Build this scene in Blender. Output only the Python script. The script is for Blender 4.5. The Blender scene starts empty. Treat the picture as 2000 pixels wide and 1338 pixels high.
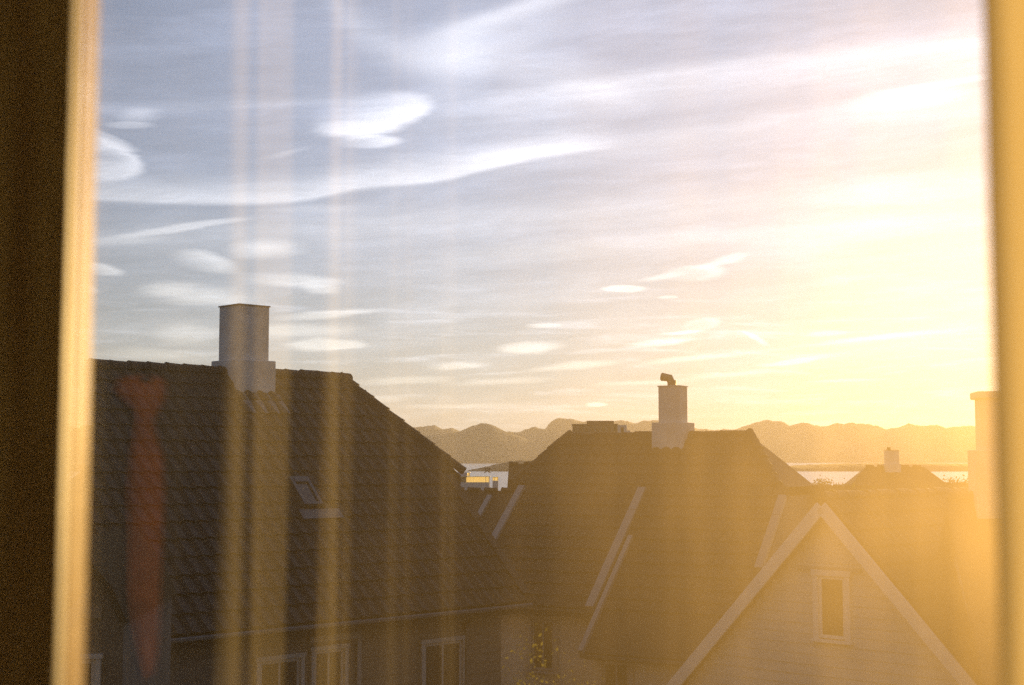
import bpy, math, random
from math import radians as R, sin, cos, tan, pi, atan2, asin, sqrt
from mathutils import Vector, Matrix, noise as mnoise
random.seed(7)
SC = bpy.context.scene
COL = SC.collection

# ------------------------------------------------------------------ camera
CZ = 30.0                                    # eye height above the sea
FPX = 2778.0                                 # focal length in photo pixels (50 mm on 36 mm film)
PITCH = math.atan(229 / FPX)
cam = bpy.data.cameras.new("camera")
cam.lens = 50; cam.sensor_width = 36; cam.sensor_fit = 'HORIZONTAL'
cam.clip_start = 0.02; cam.clip_end = 120000
cam.dof.use_dof = True; cam.dof.focus_distance = 30; cam.dof.aperture_fstop = 4.6
cam.dof.aperture_blades = 0
camo = bpy.data.objects.new("camera", cam); COL.objects.link(camo)
camo.location = (0, 0, CZ); camo.rotation_euler = (pi / 2 + PITCH, 0, 0)
SC.camera = camo

# ------------------------------------------------------------------ exposure and sampling
SC.view_settings.view_transform = 'Standard'
SC.view_settings.look = 'None'
SC.view_settings.gamma = 1
SC.view_settings.use_curve_mapping = False
SC.view_settings.exposure = 0.75
SC.render.engine = 'CYCLES'
cy = SC.cycles
cy.use_denoising = False
cy.max_bounces = 8; cy.diffuse_bounces = 4; cy.glossy_bounces = 6
cy.transmission_bounces = 6; cy.transparent_max_bounces = 16; cy.volume_bounces = 0
cy.caustics_reflective = False; cy.caustics_refractive = False
cy.sample_clamp_indirect = 6

SUN_AZ = math.atan(0.415)                    # to the right of the view axis
SUN_EL = R(4.3)
SUN_DIR = Vector((sin(SUN_AZ) * cos(SUN_EL), cos(SUN_AZ) * cos(SUN_EL), sin(SUN_EL)))

# ------------------------------------------------------------------ node helpers
class S:
    """a socket with arithmetic"""
    def __init__(self, nt, s): self.nt, self.s = nt, s
    def _m(self, op, *o, clamp=False):
        n = self.nt.nodes.new('ShaderNodeMath'); n.operation = op; n.use_clamp = clamp
        for i, v in enumerate((self,) + o):
            if isinstance(v, S): self.nt.links.new(v.s, n.inputs[i])
            else: n.inputs[i].default_value = v
        return S(self.nt, n.outputs[0])
    def __add__(s, o): return s._m('ADD', o)
    def __radd__(s, o): return s._m('ADD', o)
    def __sub__(s, o): return s._m('SUBTRACT', o)
    def __rsub__(s, o): return (s * -1.0) + o
    def __mul__(s, o): return s._m('MULTIPLY', o)
    def __rmul__(s, o): return s._m('MULTIPLY', o)
    def __truediv__(s, o): return s._m('DIVIDE', o)
    def smooth(s, a, b, lo=0.0, hi=1.0):
        n = s.nt.nodes.new('ShaderNodeMapRange'); n.interpolation_type = 'SMOOTHSTEP'
        s.nt.links.new(s.s, n.inputs[0])
        for i, v in zip((1, 2, 3, 4), (a, b, lo, hi)): n.inputs[i].default_value = v
        return S(s.nt, n.outputs[0])
    def max(s, o): return s._m('MAXIMUM', o)
    def min(s, o): return s._m('MINIMUM', o)
    def pow(s, o): return s._m('POWER', o)

def combine(nt, x, y, z):
    n = nt.nodes.new('ShaderNodeCombineXYZ')
    for i, v in enumerate((x, y, z)):
        if isinstance(v, S): nt.links.new(v.s, n.inputs[i])
        else: n.inputs[i].default_value = v
    return n.outputs[0]

def noise_s(nt, vec, scale, detail=4, rough=0.5, dist=0.0):
    n = nt.nodes.new('ShaderNodeTexNoise')
    if vec is not None: nt.links.new(vec, n.inputs['Vector'])
    n.inputs['Scale'].default_value = scale; n.inputs['Detail'].default_value = detail
    n.inputs['Roughness'].default_value = rough; n.inputs['Distortion'].default_value = dist
    return S(nt, n.outputs[0])

# ------------------------------------------------------------------ sky
world = bpy.data.worlds.new("World"); SC.world = world
world.use_nodes = True
world.cycles.sampling_method = 'NONE'        # the sky is even enough to be found by bounced rays alone
wt = world.node_tree; wt.nodes.clear()
sky = wt.nodes.new('ShaderNodeTexSky'); sky.sky_type = 'NISHITA'
sky.sun_disc = False; sky.sun_elevation = SUN_EL; sky.sun_rotation = SUN_AZ
sky.altitude = 0; sky.air_density = 1.0; sky.dust_density = 0.35; sky.ozone_density = 4.0
SKY_STRENGTH = 0.050
geo = wt.nodes.new('ShaderNodeTexCoord')
sep = wt.nodes.new('ShaderNodeSeparateXYZ'); wt.links.new(geo.outputs['Generated'], sep.inputs[0])
vx, vy, vz = (S(wt, sep.outputs[i]) for i in range(3))
az = vx._m('ARCTAN2', vy) * (180 / pi)       # degrees, to the right of north
el = vz._m('ARCSINE') * (180 / pi)

def azel(px, py):
    x = (px - 1000) / FPX; y = (669 - py) / FPX
    d = Vector((x, cos(PITCH) - y * sin(PITCH), sin(PITCH) + y * cos(PITCH))).normalized()
    return math.degrees(atan2(d.x, d.y)), math.degrees(asin(d.z))

DEG = 180 / pi / FPX                          # one photo pixel in degrees
wv = combine(wt, az * 0.06, el * 0.26, 0.0)
w1 = noise_s(wt, wv, 2.2, 3) - 0.5
w2 = noise_s(wt, combine(wt, az * 0.05, el * 0.4, 5.0), 2.6, 4, 0.55) - 0.5
fine = noise_s(wt, combine(wt, az * 0.10 + el * 0.10, el * 0.9 - az * 0.08, 9.0), 3.0, 4, 0.55)
azw = az + w1 * 1.2
elw = el + w2 * 0.55
wisp = noise_s(wt, combine(wt, az * 0.16 + el * 0.22, el * 1.5 - az * 0.13, 4.0), 4.0, 5, 0.62, 0.6)
ragged = (fine - 0.5) * 0.75 + (wisp - 0.5) * 0.45
warped = combine(wt, azw, elw, 0.0)

def ellipse(px, py, a, b, tilt=0.0, soft=0.55, amp=1.0, rim=0.0, grad=None):
    """one lens-shaped cloud: a, b in photo pixels, tilt in degrees, right end up"""
    A, E_ = azel(px, py)
    n = wt.nodes.new('ShaderNodeMapping'); n.vector_type = 'TEXTURE'; wt.links.new(warped, n.inputs[0])
    n.inputs['Location'].default_value = (A, E_, 0); n.inputs['Rotation'].default_value = (0, 0, R(tilt)); n.inputs['Scale'].default_value = (a * DEG, b * DEG, 1)
    q = wt.nodes.new('ShaderNodeVectorMath'); q.operation = 'LENGTH'; wt.links.new(n.outputs[0], q.inputs[0])
    r = S(wt, q.outputs['Value']) + (ragged * 0.38 if grad else ragged)
    m = r.smooth(1.0, 1.0 - soft, 0, amp)
    if grad:                                  # bright on one flank, melting away on the other
        g = wt.nodes.new('ShaderNodeVectorMath'); g.operation = 'DOT_PRODUCT'; wt.links.new(n.outputs[0], g.inputs[0]); g.inputs[1].default_value = (grad[0], grad[1], 0)
        m = m * S(wt, g.outputs['Value']).smooth(-0.9, 0.75, 0.0, 1.0)
    if rim: m = m * (r.smooth(0.25, 0.85, 1 - rim * .6, 1.0))
    return m

def curve_of(x, pts):
    lo, hi = pts[0][0], pts[-1][0]
    n = wt.nodes.new('ShaderNodeFloatCurve')
    ys = [p[1] for p in pts]; y0, y1 = min(ys) - 1, max(ys) + 1
    t = (x - lo) * (1 / (hi - lo))
    wt.links.new(t.s, n.inputs['Value'])
    cu = n.mapping.curves[0]
    P = [((p[0] - lo) / (hi - lo), (p[1] - y0) / (y1 - y0)) for p in pts]
    cu.points[0].location = P[0]; cu.points[1].location = P[-1]
    for q in P[1:-1]: cu.points.new(*q)
    n.mapping.update()
    return S(wt, n.outputs[0]) * (y1 - y0) + y0

def band(pxs, up, down, amp, fade=2.0, power=1.6):
    """a long cloud edge; the crisp side is the one with the smaller width (photo pixels)"""
    pts = [azel(*p) for p in pxs]
    d = el + w2 * 0.18 - curve_of(az, pts)
    m = d.smooth(up * DEG, 0, 0, 1) * d.smooth(-down * DEG, 0, 0, 1)
    ends = az.smooth(pts[0][0] - fade, pts[0][0] + fade) * az.smooth(pts[-1][0] + fade * .4, pts[-1][0] - fade)
    return m.pow(power) * ends * amp

hi, lo = [], []
hi.append(band([(60, 380), (350, 391), (560, 390), (700, 366), (860, 350), (960, 325), (1060, 303), (1190, 286)], 75, 13, 0.66, 2.6))
lo.append(band([(150, 470), (500, 452), (900, 430), (1400, 400), (1950, 360)], 60, 70, 0.20, 3))
hi.append(band([(880, 205), (1080, 182), (1300, 150), (1550, 118), (1750, 100), (2150, 70)], 40, 120, 0.42, 5))
hi.append(band([(800, 320), (1300, 270), (1700, 215), (2200, 190)], 50, 60, 0.25, 4))
lo.append(band([(900, 500), (1300, 470), (1700, 440), (2200, 420)], 40, 50, 0.22, 4))
hi.append(band([(650, 5), (800, 110), (1000, 130), (1250, 190)], 90, 70, 0.30, 3))
hi.append(band([(880, 60), (1000, 20), (1150, -30), (1300, -70)], 30, 40, 0.45, 3))
hi.append(band([(100, 216), (500, 206), (800, 190), (1000, 170)], 30, 16, 0.12, 4))
for a in [
    (722, 222, 136, 50, 11, .34, .95, 0, (.55, -.75)), (690, 250, 100, 18, 4, .7, .35), (715, 277, 92, 18, 2, .5, .9, 0, (.8, .2)), (560, 298, 70, 8, 14, .9, .22),
    (188, 313, 104, 47, -4, .30, 1.1, .95, (.9, .3)), (170, 330, 95, 24, 6, .6, .45), (212, 272, 80, 12, -16, .6, .55), (272, 224, 62, 24, 8, .9, .5), (252, 247, 58, 8, 3, .7, .45),
    (345, 446, 175, 10, 10, .7, .6), (240, 470, 120, 15, 5, .9, .35), (620, 405, 150, 14, 3, .9, .2),
    (392, 513, 80, 23, -9, .6, .9, 0, (.5, .7)), (515, 489, 96, 24, 5, .9, .6), (190, 527, 62, 15, -5, .5, .9, 0, (.7, .5)), (165, 562, 34, 11, -8, .6, .5),
    (560, 547, 130, 19, -2, .7, .85, 0, (.7, -.2)), (628, 565, 52, 11, -3, .8, .5), (395, 578, 135, 28, -2, .8, .6), (320, 566, 80, 22, 6, .9, .4),
    (645, 613, 125, 11, 7, .7, .55), (560, 648, 170, 20, 2, .8, .55), (640, 673, 96, 15, 1, .5, .65), (360, 650, 90, 34, 0, .9, .45), (300, 690, 140, 18, 0, .9, .45),
    (1358, 534, 74, 20, 2, .5, .75, .9, (.5, .4)), (1415, 510, 64, 12, 12, .7, .45), (1290, 541, 70, 8, 9, .8, .45), (1210, 566, 54, 7, 0, .5, .7), (1296, 581, 26, 5, 0, .6, .5),
    (1368, 635, 54, 15, 10, .5, .7, .9, (.6, .4)), (1330, 650, 60, 5, 3, .6, .6), (1290, 668, 76, 10, 4, .7, .6), (1068, 636, 46, 5, 0, .6, .5),
    (1035, 680, 84, 17, 4, .6, .65), (1120, 715, 120, 9, 5, .8, .55), (890, 716, 76, 10, 5, .7, .5), (790, 745, 130, 11, 2, .9, .45), (980, 745, 150, 9, 3, .9, .4),
    (1360, 700, 160, 8, 5, .8, .5), (1478, 660, 38, 6, -25, .6, .6), (1555, 706, 90, 6, 5, .6, .6), (1720, 658, 200, 9, 5, .8, .6), (1620, 650, 66, 6, 2, .7, .5),
    (1165, 790, 28, 7, 0, .5, .9), (1250, 745, 140, 8, 3, .9, .45), (1420, 730, 120, 7, 3, .9, .45), (1650, 742, 96, 6, 2, .8, .5), (700, 780, 130, 9, 2, .9, .35), (900, 790, 160, 8, 1, .9, .35),
    (890, 95, 140, 90, 30, .95, .42), (1010, 60, 180, 80, 15, .95, .28), (1780, 190, 160, 26, 4, .8, .55), (1850, 160, 140, 10, 6, .7, .4)]:
    (hi if a[1] < 400 else lo).append(ellipse(*a[:7], rim=(a[7] if len(a) > 7 else 0.0), grad=(a[8] if len(a) > 8 else None)))
cir = noise_s(wt, combine(wt, azw * 0.055 + el * 0.02, elw * 0.30 - az * 0.022, 2.0), 2.4, 7, 0.58, 0.4).smooth(0.38, 0.85, 0, 0.25)
low = noise_s(wt, combine(wt, azw * 0.10, elw * 1.1, 3.0), 2.2, 6, 0.6, 0.3).smooth(0.50, 0.78, 0, 0.5) * el.smooth(9, 4) * el.smooth(0.4, 2.0)
def total(cs):
    t = cs[0]
    for c in cs[1:]: t = t + c
    return t.min(1.25) * (fine * 0.5 + wisp * 0.5 + 0.52)
thin = (cir + low + 0.66) * (fine * 0.34 + wisp * 0.14 + 0.76)
# forward-scattered sunlight makes thin cloud brighter towards the sun
sd = vx * SUN_DIR.x + vy * SUN_DIR.y + vz * SUN_DIR.z
fwd = sd.smooth(0.72, 0.92, 0.0, 1.5)
warm = el.smooth(14, 1, 0, 1)
def mixc(fac, a, b):
    n = wt.nodes.new('ShaderNodeMix'); n.data_type = 'RGBA'
    wt.links.new(fac.s, n.inputs[0])
    for i, v in ((6, a), (7, b)):
        if isinstance(v, tuple): n.inputs[i].default_value = (*v, 1)
        else: wt.links.new(v, n.inputs[i])
    return n.outputs[2]
veil = mixc(warm, (2.7, 2.9, 3.85), (2.8, 2.9, 3.35))   # thin high sheet
ccol = mixc(warm, (2.95, 2.80, 2.85), (3.0, 2.70, 2.35))   # the cloud banks, creamier lower down
def vscale(col, s):
    n = wt.nodes.new('ShaderNodeVectorMath'); n.operation = 'SCALE'
    wt.links.new(col, n.inputs[0])
    if isinstance(s, S): wt.links.new(s.s, n.inputs['Scale'])
    else: n.inputs['Scale'].default_value = s
    return n.outputs[0]
def vadd(a, b):
    n = wt.nodes.new('ShaderNodeVectorMath'); n.operation = 'ADD'
    wt.links.new(a, n.inputs[0]); wt.links.new(b, n.inputs[1]); return n.outputs[0]
glow = sd.smooth(0.35, 0.76, 0.8, 2.05) + fwd
def background(col):
    n = wt.nodes.new('ShaderNodeBackground'); n.inputs[1].default_value = SKY_STRENGTH
    wt.links.new(col, n.inputs[0]); return n.outputs[0]
def only_where(fac, sh):
    """the cloud bank is worked out only in the part of the sky it lies in"""
    n = wt.nodes.new('ShaderNodeMixShader'); wt.links.new(fac.s, n.inputs[0]); wt.links.new(sh, n.inputs[2])
    return n.outputs[0]
def addsh(a, b):
    n = wt.nodes.new('ShaderNodeAddShader'); wt.links.new(a, n.inputs[0]); wt.links.new(b, n.inputs[1]); return n.outputs[0]
shade = background(vadd(sky.outputs[0], vscale(veil, thin * glow)))
inaz = az._m('GREATER_THAN', -26.0) * az._m('LESS_THAN', 30.0)
split = azel(1000, 402)[1]
shade = addsh(shade, only_where(inaz * el._m('GREATER_THAN', split - 2.6) * el._m('LESS_THAN', 24.0), background(vscale(ccol, total(hi) * glow))))
shade = addsh(shade, only_where(inaz * el._m('GREATER_THAN', 0.5) * el._m('LESS_THAN', split + 2.6), background(vscale(ccol, total(lo) * glow))))
wo = wt.nodes.new('ShaderNodeOutputWorld'); wt.links.new(shade, wo.inputs[0])

# ------------------------------------------------------------------ sun
sl = bpy.data.lights.new("sun", 'SUN'); sl.energy = 5.0; sl.angle = R(0.55); sl.color = (1.0, 0.62, 0.22)
so = bpy.data.objects.new("sun", sl); COL.objects.link(so)
so.rotation_euler = SUN_DIR.to_track_quat('Z', 'Y').to_euler()
so.location = (20, 40, 60)

# ------------------------------------------------------------------ materials
MATS = {}
def mat(name, color, rough=0.7, var=0.15, scale=8.0, bump=0.0, bscale=None, metal=0.0, spec=0.5, color2=None, stretch=None):
    if name in MATS: return MATS[name]
    m = bpy.data.materials.new(name); m.use_nodes = True
    nt = m.node_tree; b = nt.nodes['Principled BSDF']
    b.inputs['Roughness'].default_value = rough; b.inputs['Metallic'].default_value = metal
    b.inputs['Specular IOR Level'].default_value = spec
    tc = nt.nodes.new('ShaderNodeTexCoord'); vec = tc.outputs['Object']
    if stretch:
        mp = nt.nodes.new('ShaderNodeMapping'); mp.inputs['Scale'].default_value = stretch
        nt.links.new(vec, mp.inputs[0]); vec = mp.outputs[0]
    n = noise_s(nt, vec, scale, 6, 0.62)
    mx = nt.nodes.new('ShaderNodeMix'); mx.data_type = 'RGBA'
    f = n.smooth(0.3, 0.7)
    nt.links.new(f.s, mx.inputs[0])
    c2 = color2 or tuple(min(1, c * (1 + var)) for c in color)
    c1 = tuple(c * (1 - var) for c in color)
    mx.inputs[6].default_value = (*c1, 1); mx.inputs[7].default_value = (*c2, 1)
    nt.links.new(mx.outputs[2], b.inputs['Base Color'])
    if bump:
        bm = nt.nodes.new('ShaderNodeBump'); bm.inputs['Strength'].default_value = bump; bm.inputs['Distance'].default_value = 0.02
        nb = noise_s(nt, vec, bscale or scale * 4, 5)
        nt.links.new(nb.s, bm.inputs['Height']); nt.links.new(bm.outputs[0], b.inputs['Normal'])
    MATS[name] = m
    return m

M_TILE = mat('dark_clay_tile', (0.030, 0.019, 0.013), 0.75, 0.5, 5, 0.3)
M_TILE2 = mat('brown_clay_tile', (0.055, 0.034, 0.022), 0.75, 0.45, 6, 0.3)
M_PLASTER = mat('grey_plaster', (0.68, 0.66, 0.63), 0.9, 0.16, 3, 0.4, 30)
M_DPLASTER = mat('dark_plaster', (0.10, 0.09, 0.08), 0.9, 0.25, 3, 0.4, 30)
M_PLASTER2 = mat('pale_plaster', (0.70, 0.68, 0.64), 0.9, 0.12, 3, 0.4, 30)
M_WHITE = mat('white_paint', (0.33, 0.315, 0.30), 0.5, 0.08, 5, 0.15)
M_BRIGHT = mat('fresh_white_paint', (0.80, 0.78, 0.74), 0.5, 0.06, 5, 0.15)
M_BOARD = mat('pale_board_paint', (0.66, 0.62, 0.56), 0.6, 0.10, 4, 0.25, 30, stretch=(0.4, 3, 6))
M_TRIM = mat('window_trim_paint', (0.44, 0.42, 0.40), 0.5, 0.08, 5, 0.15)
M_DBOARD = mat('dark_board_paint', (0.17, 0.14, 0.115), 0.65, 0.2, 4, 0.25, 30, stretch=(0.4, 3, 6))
M_LEAD = mat('lead_sheet', (0.16, 0.16, 0.165), 0.45, 0.2, 6, 0.1, metal=0.6)
M_ZINC = mat('zinc_sheet', (0.14, 0.14, 0.145), 0.55, 0.15, 6, 0.1, metal=0.7)
M_GLASSD = mat('dark_window_glass', (0.02, 0.022, 0.025), 0.06, 0.2, 2, spec=0.8)
M_FRAME = mat('window_frame_paint', (0.58, 0.38, 0.145), 0.6, 0.05, 6, 0.08, spec=0.25)
M_CASING = mat('brown_casing_wood', (0.90, 0.80, 0.72), 0.55, 0.25, 5, 0.15, stretch=(8, 8, 0.6))
M_WALLIN = mat('room_wall_paint', (0.84, 0.82, 0.79), 0.9, 0.05, 2)
M_FLOOR = mat('room_floor_wood', (0.60, 0.49, 0.37), 0.5, 0.25, 3, 0.1, stretch=(6, 0.6, 1))
M_DWOOD = mat('dark_wardrobe_wood', (0.018, 0.014, 0.011), 0.55, 0.3, 5, 0.1, stretch=(6, 6, 0.7))
M_RUST = mat('rust_cloth', (0.23, 0.085, 0.038), 0.95, 0.2, 20, 0.3, 120)
M_GROUND = mat('town_ground', (0.07, 0.075, 0.05), 0.95, 0.4, 0.08, 0.2, 1)
M_HILL = mat('hill_heath', (0.075, 0.075, 0.06), 0.95, 0.35, 0.002, 0.5, 0.02)
M_ISLE = mat('island_wood', (0.04, 0.05, 0.03), 0.95, 0.4, 0.02, 0.5, 0.05)
M_BARK = mat('bark', (0.12, 0.09, 0.06), 0.9, 0.3, 12, 0.4)

def leaf_mat(name, c):
    m = bpy.data.materials.new(name); m.use_nodes = True; nt = m.node_tree; nt.nodes.clear()
    o = nt.nodes.new('ShaderNodeOutputMaterial'); d = nt.nodes.new('ShaderNodeBsdfDiffuse'); t = nt.nodes.new('ShaderNodeBsdfTranslucent')
    mx = nt.nodes.new('ShaderNodeMixShader'); mx.inputs[0].default_value = 0.5
    tc = nt.nodes.new('ShaderNodeTexCoord'); n = noise_s(nt, tc.outputs['Object'], 6, 3)
    cm = nt.nodes.new('ShaderNodeMix'); cm.data_type = 'RGBA'; nt.links.new(n.s, cm.inputs[0])
    cm.inputs[6].default_value = (*[v * .6 for v in c], 1); cm.inputs[7].default_value = (*[min(1, v * 1.5) for v in c], 1)
    for b in (d, t): nt.links.new(cm.outputs[2], b.inputs[0])
    nt.links.new(d.outputs[0], mx.inputs[1]); nt.links.new(t.outputs[0], mx.inputs[2]); nt.links.new(mx.outputs[0], o.inputs[0])
    return m
M_LEAF = leaf_mat('yellow_green_leaf', (0.22, 0.20, 0.04))
M_LEAFD = leaf_mat('dark_green_leaf', (0.05, 0.065, 0.02))

def cloth_mat(name, c, trans):
    m = bpy.data.materials.new(name); m.use_nodes = True; nt = m.node_tree; nt.nodes.clear()
    o = nt.nodes.new('ShaderNodeOutputMaterial'); d = nt.nodes.new('ShaderNodeBsdfDiffuse'); t = nt.nodes.new('ShaderNodeBsdfTranslucent')
    mx = nt.nodes.new('ShaderNodeMixShader'); mx.inputs[0].default_value = trans
    tc = nt.nodes.new('ShaderNodeTexCoord')
    mp = nt.nodes.new('ShaderNodeMapping'); mp.inputs['Scale'].default_value = (1, 1, 0.15); nt.links.new(tc.outputs['Object'], mp.inputs[0])
    n = noise_s(nt, mp.outputs[0], 40, 4)
    cm = nt.nodes.new('ShaderNodeMix'); cm.data_type = 'RGBA'; nt.links.new(n.s, cm.inputs[0])
    cm.inputs[6].default_value = (*[v * .85 for v in c], 1); cm.inputs[7].default_value = (*[min(1, v * 1.1) for v in c], 1)
    for b in (d, t): nt.links.new(cm.outputs[2], b.inputs[0])
    nt.links.new(d.outputs[0], mx.inputs[1]); nt.links.new(t.outputs[0], mx.inputs[2]); nt.links.new(mx.outputs[0], o.inputs[0])
    return m
M_CURTAIN = cloth_mat('golden_curtain_cloth', (0.84, 0.70, 0.40), 0.72)
M_CURTAIN2 = cloth_mat('pale_curtain_cloth', (0.86, 0.76, 0.55), 0.25)
def sheer(src, name, clear):
    m = src.copy(); m.name = name; nt = m.node_tree; o = [n for n in nt.nodes if n.type == 'OUTPUT_MATERIAL'][0]
    k = o.inputs[0].links[0].from_socket; t = nt.nodes.new('ShaderNodeBsdfTransparent'); x = nt.nodes.new('ShaderNodeMixShader')
    x.inputs[0].default_value = clear; nt.links.new(k, x.inputs[1]); nt.links.new(t.outputs[0], x.inputs[2]); nt.links.new(x.outputs[0], o.inputs[0])
    return m
M_SHEER = sheer(M_CURTAIN2, 'sheer_curtain_cloth', 0.72)
M_SHEER1 = sheer(M_CURTAIN2, 'half_sheer_curtain_cloth', 0.18)

def glass_mat(name, dust):
    """thin clear pane: Fresnel mirror over clear, with an optional film of dust that scatters light forward"""
    m = bpy.data.materials.new(name); m.use_nodes = True; nt = m.node_tree; nt.nodes.clear()
    o = nt.nodes.new('ShaderNodeOutputMaterial'); tr = nt.nodes.new('ShaderNodeBsdfTransparent'); gl = nt.nodes.new('ShaderNodeBsdfGlossy')
    gl.inputs['Roughness'].default_value = 0.0
    tr.inputs[0].default_value = (0.985, 0.99, 0.985, 1)
    fr = nt.nodes.new('ShaderNodeFresnel'); fr.inputs[0].default_value = 1.70
    mx = nt.nodes.new('ShaderNodeMixShader'); nt.links.new(fr.outputs[0], mx.inputs[0])
    nt.links.new(tr.outputs[0], mx.inputs[1]); nt.links.new(gl.outputs[0], mx.inputs[2])
    out = mx.outputs[0]
    if dust:
        rf = nt.nodes.new('ShaderNodeBsdfRefraction'); rf.distribution = 'GGX'
        rf.inputs['Color'].default_value = (1.0, 0.80, 0.48, 1); rf.inputs['IOR'].default_value = DUST_IOR; rf.inputs['Roughness'].default_value = DUST_ROUGH
        tc = nt.nodes.new('ShaderNodeTexCoord')
        n1 = noise_s(nt, tc.outputs['Object'], 5, 5, 0.6).smooth(0.2, 0.8, 0.75, 1.25)
        mp = nt.nodes.new('ShaderNodeMapping'); mp.inputs['Scale'].default_value = (26, 1, 0.5); nt.links.new(tc.outputs['Object'], mp.inputs[0])
        n2 = noise_s(nt, mp.outputs[0], 1.0, 3, 0.5).smooth(0.3, 0.7, 0.85, 1.15)
        fac = n1 * n2 * dust
        m2 = nt.nodes.new('ShaderNodeMixShader'); nt.links.new(fac.s, m2.inputs[0])
        nt.links.new(out, m2.inputs[1]); nt.links.new(rf.outputs[0], m2.inputs[2]); out = m2.outputs[0]
    nt.links.new(out, o.inputs[0])
    return m
DUST_IOR, DUST_ROUGH = 1.42, 0.92
M_GLASS = glass_mat('clear_pane_glass', 0.0)
M_GLASSDUST = glass_mat('dusty_pane_glass', 0.090)

# ------------------------------------------------------------------ mesh helpers
class MB:
    def __init__(s): s.v, s.f = [], []
    def poly(s, pts):
        i = len(s.v); s.v += [tuple(p) for p in pts]; s.f.append(tuple(range(i, i + len(pts))))
    def box(s, x0, x1, y0, y1, z0, z1):
        i = len(s.v)
        s.v += [(x0, y0, z0), (x1, y0, z0), (x1, y1, z0), (x0, y1, z0), (x0, y0, z1), (x1, y0, z1), (x1, y1, z1), (x0, y1, z1)]
        s.f += [tuple(i + k for k in q) for q in ((0, 3, 2, 1), (4, 5, 6, 7), (0, 1, 5, 4), (1, 2, 6, 5), (2, 3, 7, 6), (3, 0, 4, 7))]
        return s
    def beam(s, p0, p1, w, h, up=(0, 0, 1)):
        """rectangular bar from p0 to p1, w sideways, h along up"""
        p0, p1 = Vector(p0), Vector(p1); d = (p1 - p0).normalized(); sd_ = d.cross(Vector(up)).normalized(); u = sd_.cross(d).normalized()
        i = len(s.v)
        for p in (p0, p1):
            for a, b in ((-1, -1), (1, -1), (1, 1), (-1, 1)): s.v.append(tuple(p + sd_ * (a * w / 2) + u * (b * h / 2)))
        s.f += [tuple(i + k for k in q) for q in ((0, 1, 2, 3), (7, 6, 5, 4), (0, 4, 5, 1), (1, 5, 6, 2), (2, 6, 7, 3), (3, 7, 4, 0))]
        return s
    def tube(s, p0, p1, r0, r1, n=8, cap=True):
        p0, p1 = Vector(p0), Vector(p1); d = (p1 - p0).normalized()
        a = d.orthogonal().normalized(); b = d.cross(a); i = len(s.v)
        for p, r in ((p0, r0), (p1, r1)):
            for k in range(n): t = 2 * pi * k / n; s.v.append(tuple(p + a * (cos(t) * r) + b * (sin(t) * r)))
        for k in range(n): s.f.append((i + k, i + (k + 1) % n, i + n + (k + 1) % n, i + n + k))
        if cap: s.f.append(tuple(i + k for k in reversed(range(n)))); s.f.append(tuple(i + n + k for k in range(n)))
        return s
    def prism(s, outline, axis_pts):
        """outline: list of 3D points; extruded by vector axis_pts"""
        n = len(outline); i = len(s.v); ex = Vector(axis_pts)
        s.v += [tuple(p) for p in outline] + [tuple(Vector(p) + ex) for p in outline]
        s.f.append(tuple(i + k for k in range(n))); s.f.append(tuple(i + n + k for k in reversed(range(n))))
        for k in range(n): s.f.append((i + k, i + n + k, i + n + (k + 1) % n, i + (k + 1) % n))
        return s
    def mesh(s, name):
        import bmesh
        me = bpy.data.meshes.new(name); me.from_pydata(s.v, [], s.f)
        bm = bmesh.new(); bm.from_mesh(me); bmesh.ops.recalc_face_normals(bm, faces=bm.faces); bm.to_mesh(me); bm.free()
        return me
    def build(s, name, m, parent=None, bevel=0.0, smooth=False, segs=2):
        me = s.mesh(name); me.materials.append(m)
        o = bpy.data.objects.new(name, me); COL.objects.link(o)
        if parent is not None: o.parent = parent
        if smooth: me.polygons.foreach_set('use_smooth', [True] * len(me.polygons))
        if bevel:
            b = o.modifiers.new('bevel', 'BEVEL'); b.width = bevel; b.segments = segs; b.limit_method = 'ANGLE'
        return o

def tag(o, label=None, cat=None, group=None, kind=None):
    if label: o['label'] = label
    if cat: o['category'] = cat
    if group: o['group'] = group
    if kind: o['kind'] = kind
    return o
def empty(name, loc, rz=0.0):
    o = bpy.data.objects.new(name, None); COL.objects.link(o); o.empty_display_size = 0.3
    o.location = loc; o.rotation_euler = (0, 0, rz); return o
def at(px, py, Y):
    x = (px - 1000) / FPX; y = (669 - py) / FPX
    d = Vector((x, cos(PITCH) - y * sin(PITCH), sin(PITCH) + y * cos(PITCH)))
    return Vector((0, 0, CZ)) + d * (Y / d.y)
def put(me, name, parent, mtx, m=None):
    """another copy of an alike piece, sharing its mesh"""
    o = bpy.data.objects.new(name, me); COL.objects.link(o); o.parent = parent; o.matrix_local = mtx
    return o
def frame_mtx(origin, xdir, zhint):
    x = Vector(xdir).normalized(); z = Vector(zhint); z = (z - x * z.dot(x)).normalized(); y = z.cross(x)
    m = Matrix((x, y, z)).transposed().to_4x4(); m.translation = Vector(origin); return m

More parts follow.
